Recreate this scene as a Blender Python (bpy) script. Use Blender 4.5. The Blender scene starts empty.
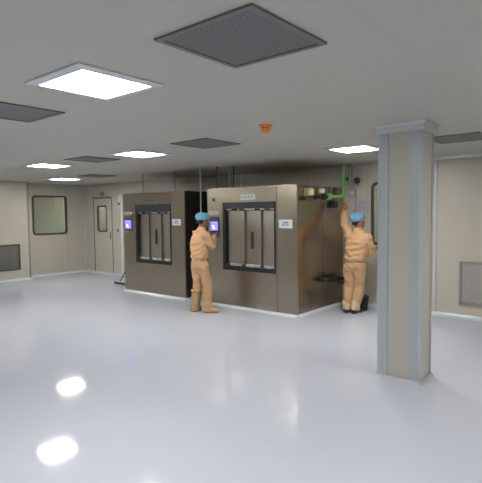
import bpy, bmesh, math, random
from mathutils import Vector, Matrix, noise
PI = math.pi
random.seed(4)
SC = bpy.context.scene
C = SC.collection
# ------------------------------------------------------------------ dimensions (metres)
EYE = 1.65
H = 2.49                      # ceiling height
YB = 7.792                    # back wall
XL = -12.39                   # left wall
XR, YN = 3.2, -5.0            # right wall, near wall (behind the camera)
YF = 6.297                    # washer fronts
MH = 2.08                     # washer height
# ------------------------------------------------------------------ materials
MATS = {}
def mat(name, col, rough=.5, metal=0, spec=.5, emit=None, es=1, coat=0, alpha=1):
    if name in MATS: return MATS[name]
    m = bpy.data.materials.new(name); m.use_nodes = True
    b = m.node_tree.nodes['Principled BSDF']
    b.inputs['Base Color'].default_value = (*col, 1)
    b.inputs['Roughness'].default_value = rough
    b.inputs['Metallic'].default_value = metal
    b.inputs['Specular IOR Level'].default_value = spec
    b.inputs['Coat Weight'].default_value = coat
    if emit:
        b.inputs['Emission Color'].default_value = (*emit, 1)
        b.inputs['Emission Strength'].default_value = es
    MATS[name] = m
    return m
def bsdf(m): return m.node_tree.nodes['Principled BSDF']
def vary(m, scale=(1, 1, 1), amt=.08, detail=4, rough=None, bump=None, bscale=None):
    """soft procedural mottling of colour (and roughness, bump) in object space"""
    nt = m.node_tree; N = nt.nodes; L = nt.links; b = bsdf(m)
    tc = N.new('ShaderNodeTexCoord'); mp = N.new('ShaderNodeMapping'); mp.inputs['Scale'].default_value = scale
    L.new(tc.outputs['Object'], mp.inputs['Vector'])
    nz = N.new('ShaderNodeTexNoise'); nz.inputs['Scale'].default_value = 1; nz.inputs['Detail'].default_value = detail
    L.new(mp.outputs[0], nz.inputs['Vector'])
    c = tuple(b.inputs['Base Color'].default_value)
    mx = N.new('ShaderNodeMix'); mx.data_type = 'RGBA'
    mx.inputs[6].default_value = tuple(v*(1-amt) for v in c[:3])+(1,)
    mx.inputs[7].default_value = tuple(min(1, v*(1+amt)) for v in c[:3])+(1,)
    L.new(nz.outputs[0], mx.inputs[0]); L.new(mx.outputs[2], b.inputs['Base Color'])
    if rough:
        mr = N.new('ShaderNodeMapRange'); mr.inputs[3].default_value = rough[0]; mr.inputs[4].default_value = rough[1]
        mr.inputs[1].default_value = .3; mr.inputs[2].default_value = .7
        L.new(nz.outputs[0], mr.inputs[0]); L.new(mr.outputs[0], b.inputs['Roughness'])
    if bump:
        n2 = N.new('ShaderNodeTexNoise'); n2.inputs['Scale'].default_value = bscale or 8
        L.new(tc.outputs['Object'], n2.inputs['Vector'])
        bp = N.new('ShaderNodeBump'); bp.inputs['Strength'].default_value = bump; bp.inputs['Distance'].default_value = .01
        L.new(n2.outputs[0], bp.inputs['Height']); L.new(bp.outputs[0], b.inputs['Normal'])
    return mx
def seams(m, mx, axis, pitch, off, width=.012, dark=.72):
    """thin joint lines every `pitch` metres along one axis"""
    nt = m.node_tree; N = nt.nodes; L = nt.links; b = bsdf(m)
    tc = N.new('ShaderNodeTexCoord'); sp = N.new('ShaderNodeSeparateXYZ'); L.new(tc.outputs['Object'], sp.inputs[0])
    a = N.new('ShaderNodeMath'); a.operation = 'ADD'; a.inputs[1].default_value = 100*pitch-off; L.new(sp.outputs[axis], a.inputs[0])
    d = N.new('ShaderNodeMath'); d.operation = 'MODULO'; d.inputs[1].default_value = pitch; L.new(a.outputs[0], d.inputs[0])
    l = N.new('ShaderNodeMath'); l.operation = 'LESS_THAN'; l.inputs[1].default_value = width; L.new(d.outputs[0], l.inputs[0])
    src = b.inputs['Base Color'].links[0].from_socket
    mm = N.new('ShaderNodeMix'); mm.data_type = 'RGBA'; mm.blend_type = 'MULTIPLY'; mm.inputs[7].default_value = (dark, dark, dark, 1)
    L.new(l.outputs[0], mm.inputs[0]); L.new(src, mm.inputs[6]); L.new(mm.outputs[2], b.inputs['Base Color'])

M_floor = mat('epoxy_floor', (.53, .56, .655), .08, spec=.25)
vary(M_floor, (.5, .5, 1), .035, 5, rough=(.05, .09), bump=.02, bscale=1.6)
M_ceil = mat('ceiling_paint', (.50, .485, .43), .5); x = vary(M_ceil, (.6, .6, 1), .03)
seams(M_ceil, x, 0, 1.2, .24, .006, .9); seams(M_ceil, x, 1, 1.2, .33, .006, .9)
M_wb = mat('wall_panel_back', (.55, .51, .44), .35); x = vary(M_wb, (.5, .5, .5), .03); seams(M_wb, x, 0, 1.18, -2.5, .014, .8)
M_wl = mat('wall_panel_side', (.54, .505, .43), .35); x = vary(M_wl, (.5, .5, .5), .03); seams(M_wl, x, 1, 1.18, .1, .014, .8)
M_cove = mat('cove_epoxy', (.60, .66, .74), .25); vary(M_cove, (2, 2, 2), .04)
M_alu = mat('powder_coated_profile', (.43, .47, .50), .3, spec=.6); vary(M_alu, (3, 3, 1), .04)
M_alul = mat('light_profile', (.62, .66, .67), .3); vary(M_alul, (3, 3, 1), .04)
M_steel = mat('brushed_steel', (.45, .395, .315), .30, 1); vary(M_steel, (1.2, 1.2, 2), .08, 3, rough=(.28, .35))
M_steel2 = mat('polished_side_steel', (.44, .37, .29), .17, 1); vary(M_steel2, (1.2, 1.2, .5), .14, 1.5, rough=(.22, .27))
M_door = mat('washer_door_steel', (.52, .485, .42), .36, 1); vary(M_door, (2, 2, 2), .08, 5, rough=(.3, .42))
M_drk = mat('dark_gasket', (.02, .022, .026), .45); vary(M_drk, (8, 8, 8), .1)
M_hdr = mat('dark_header', (.045, .05, .058), .35); vary(M_hdr, (8, 8, 8), .1)
M_black = mat('black_plastic', (.012, .012, .013), .4); vary(M_black, (8, 8, 8), .1)
M_chrome = mat('bright_steel', (.75, .75, .74), .2, 1); vary(M_chrome, (6, 6, 6), .08)
M_rail = mat('pale_rail', (.60, .60, .58), .35, .2); vary(M_rail, (6, 6, 6), .08)
M_white = mat('white_plastic', (.75, .75, .74), .4); vary(M_white, (8, 8, 8), .04)
M_lbl = mat('white_label', (.72, .76, .82), .5); vary(M_lbl, (8, 8, 8), .03)
M_cream = mat('cream_strip', (.66, .58, .50), .45); vary(M_cream, (8, 8, 8), .03)
M_ink = mat('grey_blue_ink', (.22, .30, .42), .5); vary(M_ink, (8, 8, 8), .1)
M_inkd = mat('dark_ink', (.08, .08, .09), .5); vary(M_inkd, (8, 8, 8), .1)
M_paper = mat('lilac_notice_paper', (.50, .45, .58), .6); vary(M_paper, (8, 8, 8), .04)
M_green = mat('green_pipe_paint', (.16, .50, .14), .35); vary(M_green, (8, 8, 8), .12)
M_pgrey = mat('grey_pipe_paint', (.32, .35, .36), .35); vary(M_pgrey, (8, 8, 8), .08)
M_brass = mat('yellowish_actuator', (.42, .38, .22), .4, .3); vary(M_brass, (8, 8, 8), .1)
M_orange = mat('orange_detector', (.88, .27, .07), .4); vary(M_orange, (8, 8, 8), .05)
M_gasket = mat('window_gasket', (.055, .06, .055), .4); vary(M_gasket, (6, 6, 6), .1)
M_leaf = mat('door_leaf_paint', (.56, .53, .45), .35); vary(M_leaf, (3, 3, 3), .03)
M_edge = mat('door_edge_trim', (.20, .19, .165), .4); vary(M_edge, (3, 3, 3), .05)
M_mesh = mat('steel_mesh', (.30, .30, .285), .45, .5)
M_colp = mat('column_panel', (.51, .495, .435), .4); vary(M_colp, (3, 3, 1), .03)
M_suit = mat('tan_coverall', (.56, .345, .195), .85, spec=.2); vary(M_suit, (6, 6, 6), .08, bump=.25, bscale=30)
M_boot = mat('olive_beige_boot', (.42, .30, .15), .7, spec=.3); vary(M_boot, (6, 6, 14), .12, bump=.25, bscale=30)
M_bootr = mat('tan_boot', (.56, .35, .20), .7, spec=.3); vary(M_bootr, (6, 6, 14), .10, bump=.25, bscale=30)
M_cover = mat('pale_shoe_cover', (.62, .52, .33), .75, spec=.2); vary(M_cover, (10, 10, 10), .10, bump=.25, bscale=30)
M_cap = mat('blue_bouffant_cap', (.16, .36, .52), .8, spec=.2); vary(M_cap, (26, 26, 26), .35, bump=.4, bscale=45)
M_skin = mat('brown_skin', (.27, .13, .075), .55); vary(M_skin, (14, 14, 14), .08)
M_hair = mat('black_hair', (.012, .010, .010), .5); vary(M_hair, (40, 40, 8), .2)
M_shoe = mat('black_shoe', (.012, .014, .014), .4); vary(M_shoe, (9, 9, 9), .1)
M_eye = mat('eye_white', (.6, .58, .55), .3); vary(M_eye, (9, 9, 9), .02)
M_lit = mat('lit_diffuser', (.9, .9, .9), .5, emit=(1, .98, .915), es=15)
M_scr = mat('lit_blue_screen', (.05, .05, .3), .25, emit=(.16, .15, .95), es=.75)
M_scrl = mat('lit_screen_marks', (.5, .6, 1), .25, emit=(.5, .6, 1), es=1.0)
M_ledr = mat('red_led', (.6, .05, .03), .4, emit=(.8, .08, .05), es=.6)
# perforated / louvred face for the air grilles: dark holes in a regular grid
def perf(name, col, hole, pitch, axes, frac=.45, rough=.5, metal=0):
    m = mat(name, col, rough, metal); nt = m.node_tree; N = nt.nodes; L = nt.links; b = bsdf(m)
    tc = N.new('ShaderNodeTexCoord'); sp = N.new('ShaderNodeSeparateXYZ'); L.new(tc.outputs['Object'], sp.inputs[0])
    outs = []
    for ax in axes:
        a = N.new('ShaderNodeMath'); a.operation = 'ADD'; a.inputs[1].default_value = 1000*pitch; L.new(sp.outputs[ax], a.inputs[0])
        d = N.new('ShaderNodeMath'); d.operation = 'MODULO'; d.inputs[1].default_value = pitch; L.new(a.outputs[0], d.inputs[0])
        l = N.new('ShaderNodeMath'); l.operation = 'LESS_THAN'; l.inputs[1].default_value = pitch*frac**.5; L.new(d.outputs[0], l.inputs[0]); outs.append(l)
    if len(outs) == 2:
        k = N.new('ShaderNodeMath'); k.operation = 'MULTIPLY'; L.new(outs[0].outputs[0], k.inputs[0]); L.new(outs[1].outputs[0], k.inputs[1])
    else: k = outs[0]
    mx = N.new('ShaderNodeMix'); mx.data_type = 'RGBA'; mx.inputs[6].default_value = (*col, 1); mx.inputs[7].default_value = (*hole, 1)
    L.new(k.outputs[0], mx.inputs[0]); L.new(mx.outputs[2], b.inputs['Base Color'])
    return m
M_vent = perf('perforated_vent', (.19, .19, .19), (.06, .06, .06), .02, (0, 1), .4)
M_ventf = mat('vent_frame', (.17, .17, .165), .5); vary(M_ventf, (5, 5, 5), .05)
M_gl = perf('return_grille_face', (.36, .355, .33), (.10, .10, .095), .025, (2,), .35, .45, .3)
M_glf = mat('return_grille_frame', (.10, .10, .09), .4, .3); vary(M_glf, (5, 5, 5), .05)
M_gr = perf('mesh_grille_face', (.52, .50, .475), (.27, .26, .245), .018, (0, 2), .35, .4, .3)
M_grf = mat('mesh_grille_frame', (.36, .345, .32), .35, .5); vary(M_grf, (5, 5, 5), .05)
# window glass: a real pane, mostly clear with a mirror coat
M_glass = bpy.data.materials.new('window_glass'); M_glass.use_nodes = True
nt = M_glass.node_tree; nt.nodes.remove(nt.nodes['Principled BSDF'])
g1 = nt.nodes.new('ShaderNodeBsdfTransparent'); g1.inputs[0].default_value = (.74, .79, .76, 1)
g2 = nt.nodes.new('ShaderNodeBsdfGlossy'); g2.inputs['Roughness'].default_value = .03
lw = nt.nodes.new('ShaderNodeLayerWeight'); lw.inputs[0].default_value = .5
pw = nt.nodes.new('ShaderNodeMath'); pw.operation = 'POWER'; pw.inputs[1].default_value = 4; nt.links.new(lw.outputs['Facing'], pw.inputs[0])
fr = nt.nodes.new('ShaderNodeMath'); fr.operation = 'MULTIPLY_ADD'; fr.inputs[1].default_value = .7; fr.inputs[2].default_value = .05; nt.links.new(pw.outputs[0], fr.inputs[0])
ms = nt.nodes.new('ShaderNodeMixShader'); nt.links.new(fr.outputs[0], ms.inputs[0]); nt.links.new(g1.outputs[0], ms.inputs[1]); nt.links.new(g2.outputs[0], ms.inputs[2])
nt.links.new(ms.outputs[0], nt.nodes['Material Output'].inputs[0])

# ------------------------------------------------------------------ object helpers
OFF = {}
def tag(o, label=None, cat=None, group=None, kind=None):
    if label: o['label'] = label
    if cat: o['category'] = cat
    if group: o['group'] = group
    if kind: o['kind'] = kind
    return o
def thing(name, loc, label, cat, group=None, rz=0):
    o = bpy.data.objects.new(name, None); C.objects.link(o); o.empty_display_size = .1
    o.location = loc; o.rotation_euler = (0, 0, rz)
    OFF[o] = Vector(loc)
    return tag(o, label, cat, group)
def obj(name, bm, m, parent=None, smooth=False, local=False, bevel=0):
    """one mesh object; its vertices were laid out in world metres (or in the thing's own frame if local)"""
    off = OFF.get(parent, Vector()) if parent else Vector()
    if not local and parent:
        for v in bm.verts: v.co -= off
    bmesh.ops.recalc_face_normals(bm, faces=bm.faces)
    me = bpy.data.meshes.new(name); bm.to_mesh(me); bm.free()
    for mm in (m if isinstance(m, (list, tuple)) else [m]): me.materials.append(mm)
    for p in me.polygons: p.use_smooth = smooth
    o = bpy.data.objects.new(name, me); C.objects.link(o)
    if parent: o.parent = parent
    OFF[o] = off
    if bevel:
        b = o.modifiers.new('bevel', 'BEVEL'); b.width = bevel; b.segments = 2; b.limit_method = 'ANGLE'
    return o
def solo(name, loc, bm, m, label, cat, group=None, **k):
    """a top-level thing that is a single mesh, its origin at loc"""
    for v in bm.verts: v.co -= Vector(loc)
    o = obj(name, bm, m, **k); o.location = loc; OFF[o] = Vector(loc)
    return tag(o, label, cat, group)
def struct(name, bm, m, parent=None, **k):
    o = obj(name, bm, m, parent, **k)
    if not parent: o['kind'] = 'structure'
    return o
def B(): return bmesh.new()
def box(bm, x0, y0, z0, x1, y1, z1, mi=0):
    r = bmesh.ops.create_cube(bm, size=1)
    for v in r['verts']:
        v.co = Vector(((x0+x1)/2+v.co.x*(x1-x0), (y0+y1)/2+v.co.y*(y1-y0), (z0+z1)/2+v.co.z*(z1-z0)))
    for f in {f for v in r['verts'] for f in v.link_faces}: f.material_index = mi
    return bm
def boxes(*bs):
    bm = B()
    for b in bs: box(bm, *b)
    return bm
def tube(bm, pts, r, n=12, caps=True, rr=None):
    pts = [Vector(p) for p in pts]; rings = []
    t0 = (pts[1]-pts[0]).normalized(); a = t0.orthogonal().normalized()
    for i, p in enumerate(pts):
        t = (pts[min(i+1, len(pts)-1)]-pts[max(i-1, 0)]).normalized()
        a = (a-t*a.dot(t)).normalized(); b = t.cross(a)
        R = rr[i] if rr else r
        rings.append([bm.verts.new(p+(a*math.cos(2*PI*k/n)+b*math.sin(2*PI*k/n))*R) for k in range(n)])
    for u, v in zip(rings, rings[1:]):
        for k in range(n): bm.faces.new((u[k], u[(k+1) % n], v[(k+1) % n], v[k]))
    if caps: bm.faces.new(rings[0][::-1]); bm.faces.new(rings[-1])
    return bm
def bend(a, c, b, r, n=6):
    """points along a -> corner c (rounded by r) -> b"""
    a, c, b = map(Vector, (a, c, b)); p = c+(a-c).normalized()*r; q = c+(b-c).normalized()*r
    return [a]+[(1-t)**2*p+2*t*(1-t)*c+t*t*q for t in [i/n for i in range(n+1)]]+[b]
def lathe(bm, prof, o, ax=(0, 0, 1), n=24):
    """prof: (radius, height along ax)"""
    o = Vector(o); ax = Vector(ax).normalized(); a = ax.orthogonal().normalized(); b = ax.cross(a); rings = []
    for r, h in prof:
        r = max(r, .0004)
        rings.append([bm.verts.new(o+ax*h+(a*math.cos(2*PI*k/n)+b*math.sin(2*PI*k/n))*r) for k in range(n)])
    for u, v in zip(rings, rings[1:]):
        for k in range(n): bm.faces.new((u[k], u[(k+1) % n], v[(k+1) % n], v[k]))
    bm.faces.new(rings[0][::-1]); bm.faces.new(rings[-1])
    return bm
def rrect(u0, v0, u1, v1, r, n=6):
    pts = []
    for cx, cy, a0 in ((u1-r, v1-r, 0), (u0+r, v1-r, PI/2), (u0+r, v0+r, PI), (u1-r, v0+r, 1.5*PI)):
        for i in range(n+1):
            a = a0+PI/2*i/n; pts.append((cx+r*math.cos(a), cy+r*math.sin(a)))
    return pts
def ring(bm, outer, inner, w0, w1, place):
    """extruded frame between two outlines; place(u,v,w) -> world"""
    A = [[bm.verts.new(place(u, v, w)) for u, v in pts] for pts, w in ((outer, w0), (inner, w0), (outer, w1), (inner, w1))]
    n = len(outer)
    for k in range(n):
        j = (k+1) % n
        for a, b in ((0, 1), (2, 3), (0, 2), (1, 3)): bm.faces.new((A[a][k], A[a][j], A[b][j], A[b][k]))
    return bm
def slab(bm, outer, w0, w1, place):
    a = [bm.verts.new(place(u, v, w0)) for u, v in outer]; b = [bm.verts.new(place(u, v, w1)) for u, v in outer]; n = len(a)
    bm.faces.new(a); bm.faces.new(b[::-1])
    for k in range(n): bm.faces.new((a[k], a[(k+1) % n], b[(k+1) % n], b[k]))
    return bm
def grid_wall(ur, vr, holes, w0, w1, place):
    """wall slab with rectangular openings (u0,v0,u1,v1)"""
    bm = B()
    us = sorted({*ur, *[h[0] for h in holes], *[h[2] for h in holes]}); vs = sorted({*vr, *[h[1] for h in holes], *[h[3] for h in holes]})
    sol = lambda i, j: 0 <= i < len(us)-1 and 0 <= j < len(vs)-1 and not any(h[0] < (us[i]+us[i+1])/2 < h[2] and h[1] < (vs[j]+vs[j+1])/2 < h[3] for h in holes)
    def q(*p): bm.faces.new([bm.verts.new(place(*t)) for t in p])
    for i in range(len(us)-1):
        for j in range(len(vs)-1):
            if not sol(i, j): continue
            a, b, c, d = us[i], us[i+1], vs[j], vs[j+1]
            for w in (w0, w1): q((a, c, w), (b, c, w), (b, d, w), (a, d, w))
            if not sol(i-1, j): q((a, c, w0), (a, d, w0), (a, d, w1), (a, c, w1))
            if not sol(i+1, j): q((b, c, w0), (b, d, w0), (b, d, w1), (b, c, w1))
            if not sol(i, j-1): q((a, c, w0), (b, c, w0), (b, c, w1), (a, c, w1))
            if not sol(i, j+1): q((a, d, w0), (b, d, w0), (b, d, w1), (a, d, w1))
    bmesh.ops.remove_doubles(bm, verts=bm.verts, dist=1e-5)
    return bm
def copy_tree(o, loc):
    c = o.copy(); C.objects.link(c); c.location = loc
    for ch in list(o.children):
        d = ch.copy(); C.objects.link(d); d.parent = c
        for g in list(ch.children):
            e = g.copy(); C.objects.link(e); e.parent = d
    return c
onB = lambda u, v, w: Vector((u, YB-w, v))        # back wall: u = x, w = towards the room
onL = lambda u, v, w: Vector((XL+w, u, v))        # left wall: u = y

# ------------------------------------------------------------------ room shell
T = .06; CW = 1.5   # panel thickness, width of the corridors outside
struct('floor', boxes((XL-CW-.3, YN-.1, -.1, XR+.1, YB+CW+.3, 0)), M_floor)
struct('ceiling', boxes((XL-CW-.3, YN-.1, H, XR+.1, YB+CW+.3, H+.1)), M_ceil)
W1 = (6.21, 1.11, 7.21, 2.17)     # left wall window opening (outer frame), y,z
W2 = (-3.60, 1.08, -2.72, 2.15)   # back wall window by the column
DR = (-11.95, .015, -11.10, 2.09) # door in the back wall
DW = (-11.79, 1.16, -11.33, 1.89) # its vision panel
ins = lambda R, d: (R[0]+d, R[1]+d, R[2]-d, R[3]-d)
struct('wall_back', grid_wall((XL-T, XR), (0, H), [ins(W2, .035), ins(DR, 0)], -T, 0, onB), M_wb)
struct('wall_left', grid_wall((YN, YB+T), (0, H), [ins(W1, .035)], -T, 0, onL), M_wl)
STEP = 5.97
struct('wall_left_duct', boxes((XL, 3.0, 0, XL+.30, STEP, H)), M_wl)
struct('wall_right', boxes((XR, YN, 0, XR+T, YB, H)), M_wl)
struct('wall_near', boxes((XL, YN-T, 0, XR, YN, H)), M_wb)
struct('wall_corridor_left', boxes((XL-CW-T, YN, 0, XL-CW, YB+CW, H)), M_wl)
struct('wall_corridor_back', boxes((XL-CW, YB+CW, 0, XR, YB+CW+T, H)), M_wb)

def cove_run(bm, p, q, nrm, d=.09, h=.055, n=6):
    """concave quarter cove between floor and wall along p->q; nrm points into the room"""
    p, q, nrm = Vector(p), Vector(q), Vector(nrm)
    prof = [(0, 0)]+[(d*(1-math.sin(a)), h*(1-math.cos(a))) for a in [PI/2*i/n for i in range(n+1)]]
    prof = [(0, .0)]+[(d*(1-math.sin(PI/2*i/n)), h*(1-math.cos(PI/2*i/n))) for i in range(n+1)]
    A = [[bm.verts.new(e+nrm*u+Vector((0, 0, v+.001))) for u, v in prof] for e in (p, q)]
    m = len(prof)
    for k in range(m): bm.faces.new((A[0][k], A[0][(k+1) % m], A[1][(k+1) % m], A[1][k]))
    bm.faces.new(A[0]); bm.faces.new(A[1][::-1])
    return bm
bm = B()
cove_run(bm, (XL, YB, 0), (-8.6, YB, 0), (0, -1, 0)); cove_run(bm, (-4.05, YB, 0), (XR, YB, 0), (0, -1, 0))
struct('baseboard_back', bm, M_cove)
bm = B(); cove_run(bm, (XL, STEP, 0), (XL, YB, 0), (1, 0, 0)); cove_run(bm, (XL+.30, 3.0, 0), (XL+.30, STEP, 0), (1, 0, 0))
cove_run(bm, (XL, STEP, 0), (XL+.30, STEP, 0), (0, 1, 0)); cove_run(bm, (XL, YN, 0), (XL, 3.0, 0), (1, 0, 0))
struct('baseboard_left', bm, M_cove)
bm = B(); cove_run(bm, (XR, YN, 0), (XR, YB, 0), (-1, 0, 0)); struct('baseboard_right', bm, M_cove)
bm = B(); cove_run(bm, (XL, YN, 0), (XR, YN, 0), (0, 1, 0)); struct('baseboard_near', bm, M_cove)
# profiles where walls meet ceiling, in the corner and at the duct
def crown(bm, p, q, nrm, d=.045, h=.045): 
    p, q, nrm = Vector(p), Vector(q), Vector(nrm)
    A = [[bm.verts.new(e+nrm*u+Vector((0, 0, v))) for u, v in ((.001, H-.001), (d, H-.001), (d*.55, H-h*.45), (.001, H-h))] for e in (p, q)]
    for k in range(4): bm.faces.new((A[0][k], A[0][(k+1) % 4], A[1][(k+1) % 4], A[1][k]))
    bm.faces.new(A[0]); bm.faces.new(A[1][::-1]); return bm
bm = B(); crown(bm, (-3.3, YB, 0), (XR, YB, 0), (0, -1, 0)); struct('trim_1', bm, M_alul)
bm = B(); crown(bm, (XL, YB, 0), (-3.3, YB, 0), (0, -1, 0)); crown(bm, (XL, STEP, 0), (XL, YB, 0), (1, 0, 0)); struct('trim_2', bm, mat('dull_profile', (.42, .41, .38), .4))
bm = boxes((XL+.001, YB-.082, .02, XL+.010, YB-.070, H-.04), (XL+.070, YB-.010, .02, XL+.082, YB-.001, H-.04))
a = [(XL, YB), (XL+.085, YB)]
v = [bm.verts.new((x_, y_, z_)) for z_ in (.02, H-.04) for x_, y_ in ((XL+.001, YB-.001), (XL+.001, YB-.06), (XL+.02, YB-.02), (XL+.06, YB-.001))]
for f in ((0, 1, 2, 3), (7, 6, 5, 4), (0, 1, 5, 4), (1, 2, 6, 5), (2, 3, 7, 6), (3, 0, 4, 7)): bm.faces.new([v[i] for i in f])
struct('trim_3', bm, mat('corner_profile_grey', (.52, .53, .50), .35))
struct('trim_4', boxes((XL+.27, STEP+.001, .02, XL+.31, STEP+.010, H-.02), (XL+.3005, STEP-.03, .02, XL+.31, STEP+.001, H-.02)), mat('duct_corner_trim', (.30, .285, .25), .4))
struct('trim_5', boxes((-2.545, YB-.012, .06, -2.515, YB-.001, H-.05)), M_alul)

# windows: rounded dark gasket + pane
def window(name, R, place, w=.045, r=.10):
    bm = B(); ring(bm, rrect(*R, r), rrect(*ins(R, w), r*.6), -.02, .018, place)
    root = struct(name, bm, M_gasket)
    bm = B(); slab(bm, rrect(*ins(R, w-.008), r*.6), -.012, -.004, place)
    obj('glass', bm, M_glass, root)
    return root
window('window_1', W1, onL)
window('window_2', W2, onB)
# door
bm = grid_wall((DR[0]+.012, DR[2]-.012), (.02, DR[3]-.012), [ins(DW, .02)], -.045, -.002, onB)
door = struct('door_1', bm, M_leaf)
bm = B(); ring(bm, [(DR[0]-.02, .003), (DR[0]-.02, DR[3]+.02), (DR[2]+.02, DR[3]+.02), (DR[2]+.02, .003)], [(DR[0]+.008, .012), (DR[0]+.008, DR[3]-.008), (DR[2]-.008, DR[3]-.008), (DR[2]-.008, .012)], -.05, .008, onB)
obj('door_frame', bm, M_edge, door)
bm = B(); ring(bm, rrect(*DW, .08), rrect(*ins(DW, .035), .05), -.01, .008, onB); wf = obj('vision_panel_frame', bm, M_gasket, door)
bm = B(); slab(bm, rrect(*ins(DW, .03), .05), -.024, -.018, onB); obj('glass', bm, M_glass, wf)
bm = B(); box(bm, -11.20, YB-.012, .98, -11.15, YB+.002, 1.16); tube(bm, [(-11.175, YB-.01, 1.08), (-11.175, YB-.05, 1.08)], .010, 8); tube(bm, bend((-11.175, YB-.05, 1.08), (-11.20, YB-.055, 1.08), (-11.29, YB-.055, 1.08), .01, 3), .010, 8)
obj('door_handle', bm, M_chrome, door)
bm = boxes((-11.92, YB-.055, 2.105, -11.13, YB-.001, 2.125)); obj('door_closer_rail', bm, M_edge, door)
# illegible two-character sign over the door
t = thing('door_sign', (-11.53, YB, 2.16), 'small sign of two dark characters on the wall directly above the door', 'sign')
obj('backing', boxes((-11.66, YB-.006, 2.14, -11.40, YB-.001, 2.27)), M_wb, t)
bm = B()
for x_ in (-11.62, -11.51):
    for dx, dz, w_, h_ in ((0, 0, .02, .09), (.055, 0, .02, .09), (0, .035, .075, .018), (0, .085, .075, .016)):
        box(bm, x_+dx, YB-.009, 2.16+dz, x_+dx+w_, YB-.0062, 2.16+dz+h_)
obj('lettering', bm, M_inkd, t)

# small things on the wall between door and washer
t = thing('call_point', (-10.74, YB, 1.93), 'small dark round call point high on the wall between door and washer', 'switch')
obj('base', boxes((-10.79, YB-.012, 1.86, -10.69, YB, 2.16)), M_white, t, bevel=.004)
bm = B(); lathe(bm, [(.034, 0), (.034, .02), (.026, .032), (.0, .034)], (-10.74, YB-.012, 1.92), (0, -1, 0), 16); obj('button', bm, M_drk, t)
t = thing('light_switch', (-10.84, YB, 1.22), 'small grey rocker switch on the wall right of the door at hand height', 'switch')
obj('plate', boxes((-10.875, YB-.010, 1.15, -10.805, YB-.001, 1.27)), M_pgrey, t, bevel=.004)
obj('rocker', boxes((-10.86, YB-.017, 1.175, -10.82, YB-.0105, 1.245)), M_drk, t)
t = thing('cable_duct', (-10.62, YB, 0.06), 'white vertical cable duct on the back wall beside the left washer', 'cable duct')
obj('duct', boxes((-10.66, YB-.04, .07, -10.58, YB-.001, 2.17)), M_white, t, bevel=.004)

# air return grilles
def wall_grille(label, R, place, face, frame, n, w=.035):
    c = place((R[0]+R[2])/2, R[1], 0)
    t = thing('return_air_grille', c, label, 'grille')
    q = lambda R: [(R[0], R[1]), (R[2], R[1]), (R[2], R[3]), (R[0], R[3])]
    bm = B(); ring(bm, q(R), q(ins(R, w)), .001, .022, place); obj('frame', bm, frame, t)
    bm = B(); slab(bm, q(ins(R, w+.001)), .002, .006, place); obj('mesh_panel', bm, face, t)
    bm = B()
    for k in range(n):
        z = R[1]+w+(R[3]-R[1]-2*w)*(k+.5)/n
        bm2 = [(R[0]+w+.002, z-.007), (R[2]-w-.002, z-.007), (R[2]-w-.002, z+.004), (R[0]+w+.002, z+.004)]
        slab(bm, bm2, .007, .016, place)
    obj('louvres', bm, frame if n > 12 else face, t)
onD = lambda u, v, w: Vector((XL+.30+w, u, v))
wall_grille('grey louvred return air grille low on the left wall, cut by the left edge', (4.95, .27, 5.71, .92), onD, M_gl, M_glf, 12)
wall_grille('light steel mesh return grille low on the back wall right of the column', (-2.155, .20, -1.44, .875), onB, M_gr, M_grf, 10)

# ------------------------------------------------------------------ ceiling fittings
def ceiling_light(x_, y_, label, s=.62):
    t = thing('ceiling_light', (x_, y_, H), label, 'light', 'square ceiling lights')
    q = lambda a: [(-a, -a), (a, -a), (a, a), (-a, a)]
    P = lambda u, v, w: Vector((u, v, w))
    a = s/2; b = s/2-.062
    bm = B()
    A = [[bm.verts.new((u, v, w)) for u, v in q(r)] for r, w in ((a, -.001), (a, -.012), (b, -.020), (b, -.001))]
    for i in range(4):
        for k in range(4): bm.faces.new((A[i][k], A[i][(k+1) % 4], A[(i+1) % 4][(k+1) % 4], A[(i+1) % 4][k]))
    obj('frame', bm, M_alul, t, local=True)
    bm = B(); slab(bm, q(b-.001), -.003, -.012, P); obj('diffuser', bm, M_lit, t, local=True)
    return t
L0 = ceiling_light(-2.72, 1.81, 'large bright square ceiling light nearest the camera at upper left')
for x_, y_, lb in ((-5.40, 4.28, 'lit square ceiling light above and in front of the left washer'),
                   (-7.75, 4.20, 'lit square ceiling light at far left, in front of the window wall'),
                   (-10.45, 6.05, 'smallest farthest lit ceiling light, above the left window'),
                   (-2.97, 5.92, 'lit square ceiling light just left of the column head'),
                   (.35, 1.81, 'lit ceiling light out of frame right of the camera'),
                   (.10, -1.6, 'lit ceiling light out of frame behind the camera on the right'),
                   (-2.95, -1.6, 'lit ceiling light out of frame behind the camera'),
                   (-6.2, -1.2, 'lit ceiling light out of frame to the left of the camera'),
                   (-9.4, 1.0, 'lit ceiling light out of frame at the far left side'),
                   (.35, 4.6, 'lit ceiling light out of frame right of the column')):
    c = copy_tree(L0, (x_, y_, H)); c['label'] = lb
def ceiling_vent(x_, y_, label, sx=.60, sy=.60):
    t = thing('ceiling_vent', (x_, y_, H), label, 'vent', 'square ceiling air vents')
    bm = B(); q = lambda a, b: [(-a, -b), (a, -b), (a, b), (-a, b)]
    P = lambda u, v, w: Vector((u, v, w))
    ring(bm, q(sx/2, sy/2), q(sx/2-.03, sy/2-.03), -.001, -.012, P); obj('frame', bm, M_ventf, t, local=True)
    bm = B(); slab(bm, q(sx/2-.031, sy/2-.031), -.002, -.007, P); obj('perforated_panel', bm, M_vent, t, local=True)
    return t
V0 = ceiling_vent(-3.97, 1.85, 'dark perforated ceiling vent left of the large bright light, cut by the left edge')
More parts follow.
